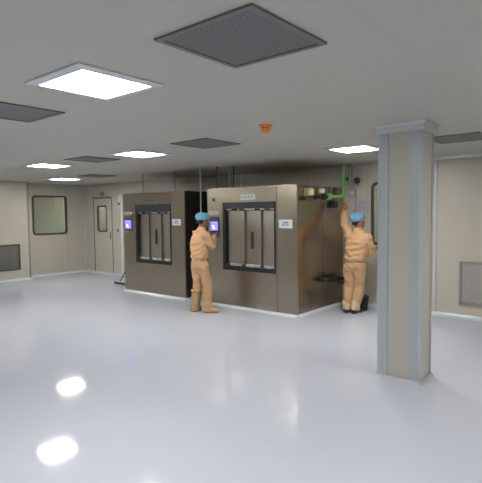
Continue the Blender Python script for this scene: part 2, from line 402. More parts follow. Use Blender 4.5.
for x_, y_, lb in ((-4.08, 4.22, 'dark ceiling vent above the right washer, left of the orange detector'),
                   (-6.47, 4.22, 'dark ceiling vent between the two far left ceiling lights'),
                   (-9.18, 6.07, 'thin looking dark ceiling vent farthest back near the door corner'),
                   (-1.53, 1.85, 'dark ceiling vent at the top edge of the photo, right of the large light'),
                   (-1.67, 5.93, 'dark ceiling vent right of the column by the back wall')):
    c = copy_tree(V0, (x_, y_, H)); c['label'] = lb
t = thing('ceiling_detector', (-2.82, 3.75, H), 'orange bell shaped detector hanging from the ceiling', 'detector')
bm = B(); lathe(bm, [(.030, 0), (.064, -.001), (.066, -.014), (.05, -.02), (.03, -.021)], (-2.82, 3.75, H-.001)); obj('base', bm, M_orange, t, smooth=False)
bm = B(); lathe(bm, [(.046, -.022), (.05, -.038), (.038, -.06), (.022, -.075), (.0, -.078)], (-2.82, 3.75, H)); obj('sensor_head', bm, M_orange, t, smooth=True)

# ------------------------------------------------------------------ the two washers
onM = lambda u, v, w: Vector((u, YF-w, v))
def washer(X0, X1, F, handle_x, bars, scr, cream, stk, plate, label, second, hdr):
    """X0,X1 cabinet sides; F door opening (x0,z0,x1,z1)"""
    t = thing('barrier_washer', ((X0+X1)/2, YF+.7, 0), label, 'washing machine')
    # cabinet: front ring with the door opening, sides, top, back
    front = grid_wall((X0, X1), (.03, MH), [F], -.03, 0, onM)
    a = obj('front_panel', front, M_steel, t, bevel=.003)
    obj('cabinet', boxes((X0+.004, YF+.031, .03, X0+.03, YB-.002, MH-.004), (X0+.03, YF+.031, MH-.03, X1-.03, YB-.002, MH-.004), (X0+.031, YF+.20, .03, X1-.031, YF+.22, MH-.032)), M_steel, t)
    obj('side_panel', boxes((X1-.03, YF+.031, .03, X1-.002, YF+.78, MH-.002)), M_steel2 if second else M_shade_side, t, bevel=.003)
    obj('side_panel', boxes((X1-.03, YF+.784, .03, X1-.002, YB-.002, MH-.002)), M_steel2 if second else M_shade_side, t, bevel=.003)
    bm = B(); cove_run(bm, (X0, YF+.005, 0), (X1, YF+.005, 0), (0, -1, 0), .085, .05); cove_run(bm, (X1-.006, YF, 0), (X1-.006, YB-.1, 0), (1, 0, 0), .085, .05)
    box(bm, X0+.01, YF+.005, 0.001, X1-.01, YB-.01, .029)
    obj('cove_plinth', bm, M_cove, t)
    # deep dark door surround
    x0, z0, x1, z1 = F; D = .15
    bm = B()
    box(bm, x0+.0005, YF-.008, z0+.0005, x0+.045, YF+D, z1-.0005); box(bm, x1-.03, YF-.008, z0+.0005, x1-.0005, YF+D, z1-.0005)
    box(bm, x0+.045, YF-.006, z0+.0005, x1-.03, YF+D, z0+.075); box(bm, x0+.045, YF+D-.02, z0+.075, x1-.03, YF+D, z1-hdr)
    fr_ = obj('door_surround', bm, M_drk, t)
    obj('header_cover', boxes((x0+.045, YF-.02, z1-hdr, x1-.03, YF+D-.021, z1-.001)), M_hdr, t, bevel=.006)
    # three door leaves separated by upright bars
    zs, ze = z0+.125, z1-hdr-.045
    edges = [x0+.055]+list(bars)+[x1-.04]
    d = obj('door', boxes(*[(edges[i]+.008, YF+.055, zs, edges[i+1]-.008, YF+.085, ze) for i in range(3)]), M_door, t, bevel=.006)
    for b_ in bars:
        obj('upright_bar', boxes((b_-.011, YF+.03, zs-.02, b_+.011, YF+.10, ze+.01)), M_glf, d, bevel=.002)
    hx, hz0, hz1 = handle_x
    obj('handle_recess', boxes((hx-.036, YF+.048, hz0, hx+.036, YF+.0545, hz1)), M_hdr, d, bevel=.003)
    bm = boxes((hx-.010, YF+.025, hz0+.03, hx+.010, YF+.037, hz1-.03), (hx-.008, YF+.037, hz0+.03, hx+.008, YF+.0478, hz0+.05), (hx-.008, YF+.037, hz1-.05, hx+.008, YF+.0478, hz1-.03))
    obj('handle', bm, M_glf, d)
    # bright rails with roller blocks, above and below the door
    obj('lower_rail', boxes((x0+.06, YF+.015, z0+.078, x1-.045, YF+.10, z0+.118)), M_rail, t, bevel=.003)
    obj('upper_rail', boxes((x0+.06, YF+.02, ze+.012, x1-.045, YF+.10, z1-hdr-.006)), M_rail, t, bevel=.003)
    for k, fx in enumerate((.06, .2, .38, .52, .72, .84)):
        X = x0+(x1-x0)*fx
        obj('roller_block', boxes((X, YF-.004, z0+.085-.012*(k % 2), X+.07, YF+.014, z0+.118)), (M_drk, M_rail)[k % 2], t, bevel=.003)
    for k, fx in enumerate((.18, .33, .62, .80)):
        X = x0+(x1-x0)*fx
        obj('upper_roller', boxes((X, YF+.003, ze+.005, X+.10, YF+.0195, ze+.036)), (M_drk, M_glf)[k % 2], t)
    # control panel
    sx0, sz0, sx1, sz1 = scr
    cp = obj('control_panel', boxes((sx0-.015, YF-.012, sz0-.10, sx1+.015, YF-.0005, sz1+.09)), M_steel if not second else M_glf, t, bevel=.003)
    obj('bezel', boxes((sx0-.008, YF-.018, sz0-.03, sx1+.008, YF-.0125, sz1+.02)), M_drk, cp)
    obj('screen', boxes((sx0+.006, YF-.021, sz0, sx1-.006, YF-.0185, sz1)), M_scr, cp)
    w_ = sx1-sx0
    obj('screen_marks', boxes((sx0+w_*.35, YF-.0225, sz0+.03, sx0+w_*.62, YF-.0215, sz0+.05), (sx0+w_*.28, YF-.0225, sz0+.065, sx0+w_*.5, YF-.0215, sz0+.09)), M_scrl, cp)
    for k in range(3):
        bm = B(); lathe(bm, [(.011, 0), (.011, .008), (.007, .012)], (sx0+.04+k*.055, YF-.012, sz0-.065), (0, -1, 0), 12); obj('push_button', bm, (M_chrome, M_ledr, M_drk)[k], cp)
    cx0, cz0, cx1, cz1 = cream
    cr = obj('indicator_strip', boxes((cx0, YF-.010, cz0, cx1, YF-.0005, cz1)), M_cream, t, bevel=.002)
    for k in range(int((cx1-cx0-.03)/.045)):
        obj('indicator_mark', boxes((cx0+.02+k*.045, YF-.012, cz0+.02, cx0+.045+k*.045, YF-.0105, cz1-.02)), M_pgrey, cr)
    # sticker right of the door
    a0, b0, a1, b1 = stk
    s_ = obj('sticker', boxes((a0, YF-.004, b0, a1, YF-.0005, b1)), M_lbl, t); s_['label'] = 'white sticker with blurred blue grey print'
    w_, h_ = a1-a0, b1-b0
    obj('sticker_print', boxes((a0+w_*.3, YF-.0055, b0+h_*.55, a0+w_*.72, YF-.0045, b0+h_*.75), (a0+w_*.25, YF-.0055, b0+h_*.3, a0+w_*.5, YF-.0045, b0+h_*.45), (a0+w_*.56, YF-.0055, b0+h_*.3, a0+w_*.75, YF-.0045, b0+h_*.45)), M_ink, s_)
    # maker's plate above the door: row of illegible raised letters
    a0, b0, a1, b1 = plate
    p_ = obj('name_plate', boxes((a0, YF-.006, b0, a1, YF-.0005, b1)), M_lbl if second else M_door, t)
    n = 4; g = (a1-a0-.03)/n
    for k in range(n):
        bm = B(); u = a0+.018+k*g; w_ = g*.72; h_ = (b1-b0)-.04; v_ = b0+.02; s = .013
        box(bm, u, YF-.009, v_, u+s, YF-.0062, v_+h_); box(bm, u+s, YF-.009, v_, u+w_, YF-.0062, v_+s); box(bm, u+s, YF-.009, v_+h_-s, u+w_, YF-.0062, v_+h_)
        if k % 3 == 0: box(bm, u+w_-s, YF-.009, v_+s, u+w_, YF-.0062, v_+h_*.5)
        else: box(bm, u+s, YF-.009, v_+h_*.44, u+w_*.8, YF-.0062, v_+h_*.44+s)
        bmesh.ops.remove_doubles(bm, verts=bm.verts, dist=1e-4); obj('plate_letter', bm, M_inkd if not second else M_pgrey, p_)
    return t
M_shade_side = mat('gap_shade_side_sheet', (.045, .038, .034), .45, .4); vary(M_shade_side, (2, 2, 2), .2)  # shade of the gap between the washers, put into the side's colour
wa = washer(-8.547, -6.666, (-8.14, .64, -7.045, 1.84), (-7.55, 1.03, 1.33), (-7.75, -7.37), (-8.49, 1.34, -8.27, 1.52), (-8.51, 1.625, -8.26, 1.69), (-7.01, 1.42, -6.77, 1.54), (-7.83, 1.885, -7.50, 1.955),
            'left of the two stainless steel barrier washers, beside the door', False, .15)
wb = washer(-6.064, -4.137, (-5.69, .655, -4.545, 1.83), (-5.075, 1.04, 1.33), (-5.215, -4.86), (-5.98, 1.34, -5.79, 1.50), (-6.03, 1.625, -5.78, 1.685), (-4.48, 1.40, -4.225, 1.535), (-5.28, 1.87, -4.96, 1.96),
            'right of the two stainless steel barrier washers, with green pipe on its side', True, .10)
bm = B(); lathe(bm, [(.045, 0), (.045, .006), (.034, .006), (.034, .002)], (-5.90, YF-.0005, 1.885), (0, -1, 0), 24)
lg = obj('round_logo', bm, M_chrome, wb)
bm = boxes((-5.925, YF-.009, 1.875, -5.875, YF-.004, 1.895), (-5.91, YF-.009, 1.862, -5.89, YF-.004, 1.875), (-5.91, YF-.009, 1.895, -5.89, YF-.004, 1.908)); obj('logo_mark', bm, M_inkd, lg)
obj('panel_joint', boxes((-4.528, YF-.003, .04, -4.518, YF-.0005, MH-.01)), M_glf, wb)
obj('plinth_plate', boxes((-4.955, YF-.0065, .035, -4.53, YF-.0005, .11)), M_door, wb, bevel=.002)
obj('top_flange', boxes((-6.05, YF-.01, MH-.012, -4.15, YF+.03, MH+.004)), M_door, wb)

# ------------------------------------------------------------------ rods rising from the washers to the ceiling
for x_, y_, r, m_, lb in ((-8.13, 6.5, .006, M_drk, 'thin dark suspension rod above the left end of the left washer'),
                         (-7.25, 6.6, .010, M_glf, 'thicker dark rod above the right end of the left washer'),
                         (-6.72, 7.3, .014, M_pgrey, 'grey rod standing in the dark gap between the washers'),
                         (-5.965, 6.45, .008, M_glf, 'leftmost dark rod above the right washer'),
                         (-5.80, 6.60, .008, M_chrome, 'bright steel tube above the right washer, left of the dark tube'),
                         (-5.69, 6.60, .010, M_drk, 'dark tube above the right washer, between bright tubes'),
                         (-5.76, 6.61, .006, M_pgrey, 'thin grey tube above the right washer, touching the bright tube'),
                         (-5.52, 6.60, .007, M_chrome, 'bright tube second from right above the right washer'),
                         (-5.475, 6.62, .006, M_pgrey, 'rightmost grey tube above the right washer')):
    z0 = MH+.003 if abs(x_+6.72) > .01 and not -6.6 < x_ < -6.1 else .002
    if x_ == -6.72:
        x_, y_, z0 = -6.30, 6.37, .002
    bm = B(); tube(bm, [(x_, y_, z0), (x_, y_, H-.002)], r, 10)
    lathe(bm, [(r*2, 0), (r*2, -.012), (r, -.014)], (x_, y_, H-.002), n=12)
    solo('ceiling_rod', (x_, y_, z0), bm, m_, lb, 'pipe', smooth=False)

# ------------------------------------------------------------------ green pipe with its valve gear on the washer side
XS = -4.137
t = thing('green_pipe', (-4.0, 7.5, 1.92), 'bright green pipe from the ceiling, bent to the side of the right washer', 'pipe')
bm = B(); tube(bm, bend((-4.01, 7.07, 1.905), (-4.0, 7.53, 1.915), (-4.0, 7.53, 2.25), .07), .026, 14); obj('elbow_pipe', bm, M_green, t, smooth=True)
bm = B(); lathe(bm, [(.026, 0), (.052, 0), (.052, .018), (.034, .02), (.034, .045), (.052, .047), (.052, .065), (.026, .066)], (-4.012, 7.03, 1.905), (.02, 1, 0), 16); obj('flange', bm, M_green, t)
bm = B(); lathe(bm, [(.026, 0), (.05, 0), (.05, .018), (.034, .02), (.034, .05), (.05, .052), (.05, .07), (.026, .071)], (-4.0, 7.53, 2.18), (0, 0, 1), 16); obj('flange', bm, M_green, t)
bm = B(); tube(bm, [(-4.0, 7.53, 2.251), (-4.0, 7.53, H-.002)], .026, 14); obj('riser', bm, mat('pale_green_pipe_paint', (.27, .46, .25), .4), t, smooth=True)
bm = B(); tube(bm, [(-3.965, 7.53, 2.21), (-3.925, 7.53, 2.205)], .008, 8); lathe(bm, [(.03, 0), (.034, .008), (.03, .018)], (-3.93, 7.53, 2.205), (1, 0, 0), 12); obj('valve_knob', bm, M_black, t)
bm = B(); tube(bm, [(-3.925, 7.60, 2.14), (-3.925, 7.60, H-.002)], .013, 10)
lathe(bm, [(.02, 0), (.02, .03)], (-3.925, 7.60, 2.30), n=10)
solo('thin_green_pipe', (-3.925, 7.60, 2.14), bm, M_green, 'thin green pipe just right of the thick green riser', 'pipe')

t = thing('valve_actuator', (XS, 6.57, 1.83), 'yellowish valve actuator with black knobs on the side of the right washer', 'valve')
bm = B(); box(bm, XS+.001, 6.50, 1.905, XS+.03, 6.66, 2.03); lathe(bm, [(.05, 0), (.062, .01), (.062, .09), (.045, .11), (.02, .125)], (XS+.07, 6.57, 1.91), (0, 0, 1), 18); obj('body', bm, M_brass, t, smooth=False, bevel=.004)
for dy in (-.045, .035):
    bm = B(); lathe(bm, [(.012, .05), (.012, .03), (.028, .028), (.032, 0), (.02, -.008)], (XS+.07, 6.57+dy, 1.85), (0, 0, 1), 14); obj('knob', bm, M_black, t)
t = thing('inlet_valve', (XS, 6.92, 1.85), 'black inlet valve with white cap where the green pipe meets the washer', 'valve')
bm = B(); lathe(bm, [(.03, 0), (.055, .01), (.06, .05), (.05, .10), (.03, .14)], (-4.02, 6.87, 1.90), (0, 1, 0), 18); box(bm, XS+.001, 6.88, 1.87, XS+.10, 6.98, 1.93); obj('body', bm, M_black, t, bevel=.003)
bm = B(); lathe(bm, [(.045, 0), (.05, .01), (.05, .06), (.03, .08), (.0, .085)], (-4.03, 6.86, 1.955), (0, 0, 1), 16); obj('cap', bm, mat('pale_grey_cap', (.5, .5, .46), .4), t)
t = thing('drain_valve', (XS, 7.35, .5), 'black drain pipe with handwheel low on the side of the right washer', 'valve')
bm = B(); tube(bm, bend((XS+.002, 6.98, .52), (XS+.13, 7.0, .52), (XS+.17, 7.34, .515), .06), .035, 12); obj('pipe', bm, M_black, t, smooth=True)
bm = B()
ctr = Vector((XS+.19, 7.38, .51)); n_ = 20
A = [ctr+Vector((.075*math.cos(2*PI*k/n_)*.75, .02*math.cos(2*PI*k/n_), .085*math.sin(2*PI*k/n_))) for k in range(n_+1)]
tube(bm, A, .016, 8); tube(bm, [A[0], A[10]], .009, 8); tube(bm, [A[5], A[15]], .009, 8); lathe(bm, [(.028, -.03), (.032, .01), (.02, .03)], ctr, (0, 1, 0), 12)
obj('handwheel', bm, M_black, t, smooth=True)
bm = B(); tube(bm, [(XS+.19, 7.41, .51), (XS+.19, YB-.002, .51)], .030, 12); obj('outlet_pipe', bm, M_black, t, smooth=True)
t = thing('cable_gland', (XS, 7.30, 1.76), 'small dark junction box at the back top of the washer side under the green pipe', 'junction box')
obj('housing', boxes((XS+.001, 7.33, 1.72, XS+.07, 7.47, 1.84)), M_drk, t, bevel=.004)
bm = B(); tube(bm, [(XS+.035, 7.40, 1.841), (XS+.035, 7.40, 1.88)], .012, 8); obj('gland', bm, M_glf, t)

# gauges and small tubes on the wall right of the green riser
t = thing('pressure_gauge', (-3.80, 7.62, 2.19), 'round black faced pressure gauge on a thin pipe from the ceiling', 'gauge')
bm = B(); lathe(bm, [(.052, 0), (.055, .01), (.055, .035), (.05, .04)], (-3.80, 7.66, 2.185), (.25, -1, 0), 20); obj('gauge_body', bm, M_black, t)
bm = B(); tube(bm, [(-3.80, 7.67, 2.13), (-3.80, 7.67, H-.002)], .009, 8); obj('stem', bm, M_pgrey, t)
t = thing('regulator', (-3.92, 7.68, 2.0), 'grey regulator block with hanging tubes on the wall behind the raised hand', 'regulator')
bm = boxes((-4.00, YB-.09, 2.12, -3.90, YB-.001, 2.22), (-3.985, YB-.08, 2.02, -3.915, YB-.01, 2.119)); obj('block', bm, M_pgrey, t, bevel=.006)
bm = B(); lathe(bm, [(.03, 0), (.035, -.02), (.033, -.07), (.02, -.09)], (-3.95, YB-.045, 2.019), n=14); obj('filter_bowl', bm, M_alul, t)
for k, (dx, z1) in enumerate(((-.03, 1.70), (.0, 1.55), (.035, 1.75))):
    bm = B(); tube(bm, [(-3.95+dx+.05, YB-.02, 2.119 if k == 2 else 2.02), (-3.93+dx+.05, YB-.018, 1.9), (-3.95+dx+.05, YB-.016, z1)], .008, 8); obj('tube', bm, M_alul if k != 1 else M_pgrey, t)
bm = B(); tube(bm, [(-3.95, YB-.04, 2.221), (-3.95, YB-.04, H-.002)], .010, 8); obj('supply_tube', bm, M_pgrey, t)
t = thing('wall_notice', (-3.81, YB, 1.62), 'pale lilac paper notice on the wall above the worker reaching up', 'notice')
obj('sheet', boxes((-3.94, YB-.004, 1.63, -3.68, YB-.001, 1.85)), M_paper, t)
obj('print', boxes((-3.90, YB-.0055, 1.785, -3.73, YB-.0045, 1.80), (-3.90, YB-.0055, 1.745, -3.75, YB-.0045, 1.755), (-3.90, YB-.0055, 1.71, -3.72, YB-.0045, 1.72), (-3.90, YB-.0055, 1.67, -3.78, YB-.0045, 1.68)), mat('violet_ink', (.33, .27, .46), .6), t)
# bin behind the right worker
t = thing('waste_bin', (-3.60, 7.46, 0), 'small black bin on the floor behind the legs of the worker by the wall', 'bin')
bm = B(); lathe(bm, [(.07, .003), (.078, .003), (.098, .22), (.094, .22)], (-3.58, 7.44, 0), n=20); obj('bucket', bm, M_black, t, smooth=False)
bm = B(); lathe(bm, [(.101, .221), (.102, .235), (.06, .262), (0, .268)], (-3.58, 7.44, 0), n=20); obj('lid', bm, M_black, t)

# floor squeegee leaning at the left washer
t = thing('floor_squeegee', (-9.3, 6.9, 0), 'floor squeegee with dark rod leaning on the left washer by the door', 'squeegee')
obj('blade', boxes((-9.62, 6.77, .002, -9.18, 6.79, .04)), M_black, t)
obj('head', boxes((-9.60, 6.765, .041, -9.20, 6.795, .07)), M_pgrey, t)
bm = B(); tube(bm, [(-9.40, 6.78, .071), (-8.565, 6.80, 1.15)], .012, 10); obj('pole', bm, M_glf, t)

# ------------------------------------------------------------------ column
cx0, cy0, cx1, cy1 = -2.035, 4.525, -1.59, 4.86
t = thing('column', ((cx0+cx1)/2, (cy0+cy1)/2, 0), 'square beige clad column with grey corner profiles, floor to ceiling', 'column')
obj('cladding', boxes((cx0+.012, cy0+.012, .002, cx1-.012, cy1-.012, H-.002)), M_colp, t)
for sx, sy in ((0, 0), (1, 0), (1, 1), (0, 1)):
    X, Y = (cx1 if sx else cx0), (cy1 if sy else cy0); ux, uy = (-1 if sx else 1), (-1 if sy else 1)
    w, wy, r = .115, .05, .035
    pts = [(w, 0)]+[(r-r*math.sin(a), r-r*math.cos(a)) for a in [PI/2*i/6 for i in range(7)]]+[(0, wy), (.0115, wy), (.0115, .0115), (w, .0115)]
    bm = B(); slab(bm, [(X+ux*u, Y+uy*v) for u, v in pts], .03, H-.09, lambda u, v, w_: Vector((u, v, w_)))
    obj('corner_profile', bm, M_alu, t)
bm = B(); q = lambda d: [(cx0-d, cy0-d), (cx1+d, cy0-d), (cx1+d, cy1+d), (cx0-d, cy1+d)]
A = [[bm.verts.new((u, v, z)) for u, v in q(d)] for d, z in ((-.011, H-.001), (.025, H-.001), (.025, H-.012), (.015, H-.03), (.012, H-.088), (-.011, H-.088))]
for i in range(6):
    for k in range(4): bm.faces.new((A[i][k], A[i][(k+1) % 4], A[(i+1) % 6][(k+1) % 4], A[(i+1) % 6][k]))
obj('collar', bm, M_alul, t)
bm = B(); cove_run(bm, (cx0, cy0, 0), (cx1, cy0, 0), (0, -1, 0), .035, .03); cove_run(bm, (cx1, cy0, 0), (cx1, cy1, 0), (1, 0, 0), .035, .03)
cove_run(bm, (cx0, cy1, 0), (cx1, cy1, 0), (0, 1, 0), .035, .03); cove_run(bm, (cx0, cy0, 0), (cx0, cy1, 0), (-1, 0, 0), .035, .03)
obj('base_cove', bm, mat('grey_cove', (.47, .50, .55), .3), t)

# ------------------------------------------------------------------ people
def loft(bm, rings, n=20):
    """rings: (centre, side vector, depth vector) ellipses, closed"""
    R = []
    for c, a, b in rings:
        c, a, b = Vector(c), Vector(a), Vector(b)
        R.append([bm.verts.new(c+a*math.cos(2*PI*k/n)+b*math.sin(2*PI*k/n)) for k in range(n)])
    for u, v in zip(R, R[1:]):
        for k in range(n): bm.faces.new((u[k], u[(k+1) % n], v[(k+1) % n], v[k]))
    bm.faces.new(R[0][::-1]); bm.faces.new(R[-1])
def zr(z, rx, ry, x=0, y=0): return ((x, y, z), (rx, 0, 0), (0, ry, 0))
def limb(bm, pts, n=14):
    """pts: (point, radius); round ends"""
    P = [Vector(p) for p, r in pts]; Rr = [r for p, r in pts]
    d0 = (P[0]-P[1]).normalized(); d1 = (P[-1]-P[-2]).normalized()
    P2 = [P[0]+d0*Rr[0]*.85]+P+[P[-1]+d1*Rr[-1]*.85]; R2 = [Rr[0]*.5]+Rr+[Rr[-1]*.5]
    tube(bm, P2, 0, n, rr=R2)
def ball(bm, c, r, s=(1, 1, 1)):
    q = bmesh.ops.create_icosphere(bm, subdivisions=3, radius=r)
    for v in q['verts']: v.co = Vector((v.co.x*s[0], v.co.y*s[1], v.co.z*s[2]))+Vector(c)
    return q['verts']
def fuse(name, bm, m, parent, voxel, smooth=6, fold=0, fs=6, stretch=(1, 1, 1), inflate=0):
    """weld overlapping volumes into one continuous skin (voxel remesh), soften, add folds"""
    bmesh.ops.recalc_face_normals(bm, faces=bm.faces)
    me = bpy.data.meshes.new('tmp'); bm.to_mesh(me); bm.free()
    o = bpy.data.objects.new('tmp', me); C.objects.link(o)
    md = o.modifiers.new('r', 'REMESH'); md.mode = 'VOXEL'; md.voxel_size = voxel
    if smooth:
        sm = o.modifiers.new('s', 'SMOOTH'); sm.iterations = smooth; sm.factor = .5
    dg = bpy.context.evaluated_depsgraph_get()
    me2 = bpy.data.meshes.new_from_object(o.evaluated_get(dg)); me2.name = name
    bpy.data.objects.remove(o)
    if fold or inflate:
        nn = [v.normal.copy() for v in me2.vertices]
        for v, n_ in zip(me2.vertices, nn):
            p = Vector((v.co.x*fs*stretch[0], v.co.y*fs*stretch[1], v.co.z*fs*stretch[2]))
            k = 1-abs(noise.noise(p))*2.6
            v.co += n_*(inflate+fold*k+fold*.5*noise.noise(p*2.3))
    me2.materials.clear(); me2.materials.append(m)
    for p in me2.polygons: p.use_smooth = True
    ob = bpy.data.objects.new(name, me2); C.objects.link(ob); ob.parent = parent; OFF[ob] = Vector()
    return ob
def hand(bm, wrist, d, up, side, curl=.5):
    """palm + four fingers of unequal length + thumb; d = pointing direction, up = back of the hand, side = towards the thumb"""
    w, d, up, s = Vector(wrist), Vector(d).normalized(), Vector(up), Vector(side)
    up = (up-d*up.dot(d)).normalized(); s = (s-d*s.dot(d)-up*s.dot(up)).normalized()
    loft(bm, [(w-d*.03, s*.026, up*.019), (w+d*.01, s*.030, up*.017), (w+d*.05, s*.040, up*.016), (w+d*.09, s*.040, up*.013), (w+d*.097, s*.034, up*.009)], 14)
    for k, (off, ln) in enumerate(((.030, .070), (.011, .078), (-.010, .072), (-.030, .056))):
        b = w+d*.085+s*off; a1 = curl*.5; a2 = curl*1.2; a3 = curl*1.7
        p1 = b+(d*math.cos(a1)-up*math.sin(a1))*ln*.45; p2 = p1+(d*math.cos(a2)-up*math.sin(a2))*ln*.32; p3 = p2+(d*math.cos(a3)-up*math.sin(a3))*ln*.25
        tube(bm, [b-d*.02, b, p1, p2, p3, p3+(p3-p2)*.25], 0, 10, rr=[.009, .0095, .009, .008, .007, .004])
    b = w+d*.025+s*.024
    tube(bm, [b, b+s*.022+d*.02-up*.006, b+s*.034+d*.048-up*.014, b+s*.034+d*.070-up*.02, b+s*.032+d*.078-up*.022], 0, 10, rr=[.014, .0125, .0105, .009, .005])
def head(parent, bodybm, neck, turn, nod=0):
    """face looks along +Y before turning; returns the matrix for hair, cap and eyes"""
    Mx = Matrix.Translation(neck) @ Matrix.Rotation(turn, 4, 'Z') @ Matrix.Rotation(nod, 4, 'X')
    bm = B()
    loft(bm, [zr(.0, .040, .050, y=.045), zr(.02, .050, .066, y=.03), zr(.05, .060, .082, y=.015), zr(.085, .068, .092, y=.008), zr(.12, .073, .097), zr(.155, .073, .097, y=-.004), zr(.185, .064, .085, y=-.006), zr(.21, .044, .060, y=-.006), zr(.222, .018, .025, y=-.006)])
    tube(bm, [(0, .088, .118), (0, .104, .095), (0, .114, .078), (0, .098, .068)], 0, 10, rr=[.008, .011, .014, .010])      # nose
    for s in (-1, 1):
        ball(bm, (s*.014, .098, .074), .009)                              # nostril wings
        tube(bm, [(s*.012, .094, .128), (s*.035, .090, .132), (s*.052, .074, .126)], .008, 8)   # brow
        ball(bm, (s*.040, .074, .085), .020, (1, .8, 1))                  # cheek
        q = ball(bm, (s*.076, -.002, .098), .022, (.32, .75, 1.35))       # ear
    tube(bm, [(-.024, .090, .048), (0, .099, .050), (.024, .090, .048)], 0, 8, rr=[.004, .007, .004])   # upper lip
    tube(bm, [(-.020, .088, .038), (0, .096, .036), (.020, .088, .038)], 0, 8, rr=[.004, .008, .004])   # lower lip
    ball(bm, (0, .080, .012), .022, (1, .8, .8))                          # chin
    limb(bm, [((0, -.012, -.075), .056), ((0, .0, -.01), .052), ((0, .004, .04), .054)])                # neck
    bmesh.ops.transform(bm, matrix=Mx, verts=bm.verts)
    me = bpy.data.meshes.new('t'); bm.to_mesh(me); bm.free(); bodybm.from_mesh(me); bpy.data.meshes.remove(me)
    return Mx
def headwear(parent, Mx):
    bm = B()
    loft(bm, [zr(.045, .052, .030, y=-.058), zr(.07, .070, .050, y=-.050), zr(.11, .079, .072, y=-.034), zr(.15, .079, .094, y=-.010), zr(.175, .07, .09, y=-.008)])
    bmesh.ops.transform(bm, matrix=Mx, verts=bm.verts)
    fuse('hair', bm, M_hair, parent, .008, 4, .004, 30)
    bm = B()
    loft(bm, [zr(.118, .084, .104, y=-.006), zr(.135, .096, .116, y=-.008), zr(.165, .103, .122, y=-.012), zr(.20, .096, .114, y=-.016), zr(.228, .070, .085, y=-.018), zr(.24, .03, .04, y=-.018)], 28)
    tl = Matrix.Rotation(.20, 4, 'X')
    bmesh.ops.transform(bm, matrix=Mx @ Matrix.Translation((0, 0, .02)) @ Matrix.Translation((0, 0, .12)) @ tl @ Matrix.Translation((0, 0, -.12)) @ Matrix.Translation((0, 0, -.02)), verts=bm.verts)
    fuse('bouffant_cap', bm, M_cap, parent, .008, 3, .007, 22)
    for s in (-1, 1):
        bm = B(); ball(bm, (s*.032, .083, .107), .0125); bmesh.ops.transform(bm, matrix=Mx, verts=bm.verts)
        e = obj('eye', bm, M_eye, parent, smooth=True, local=True)
        bm = B(); ball(bm, (s*.032, .0935, .107), .0045); bmesh.ops.transform(bm, matrix=Mx, verts=bm.verts); obj('pupil', bm, M_hair, e, smooth=True, local=True)
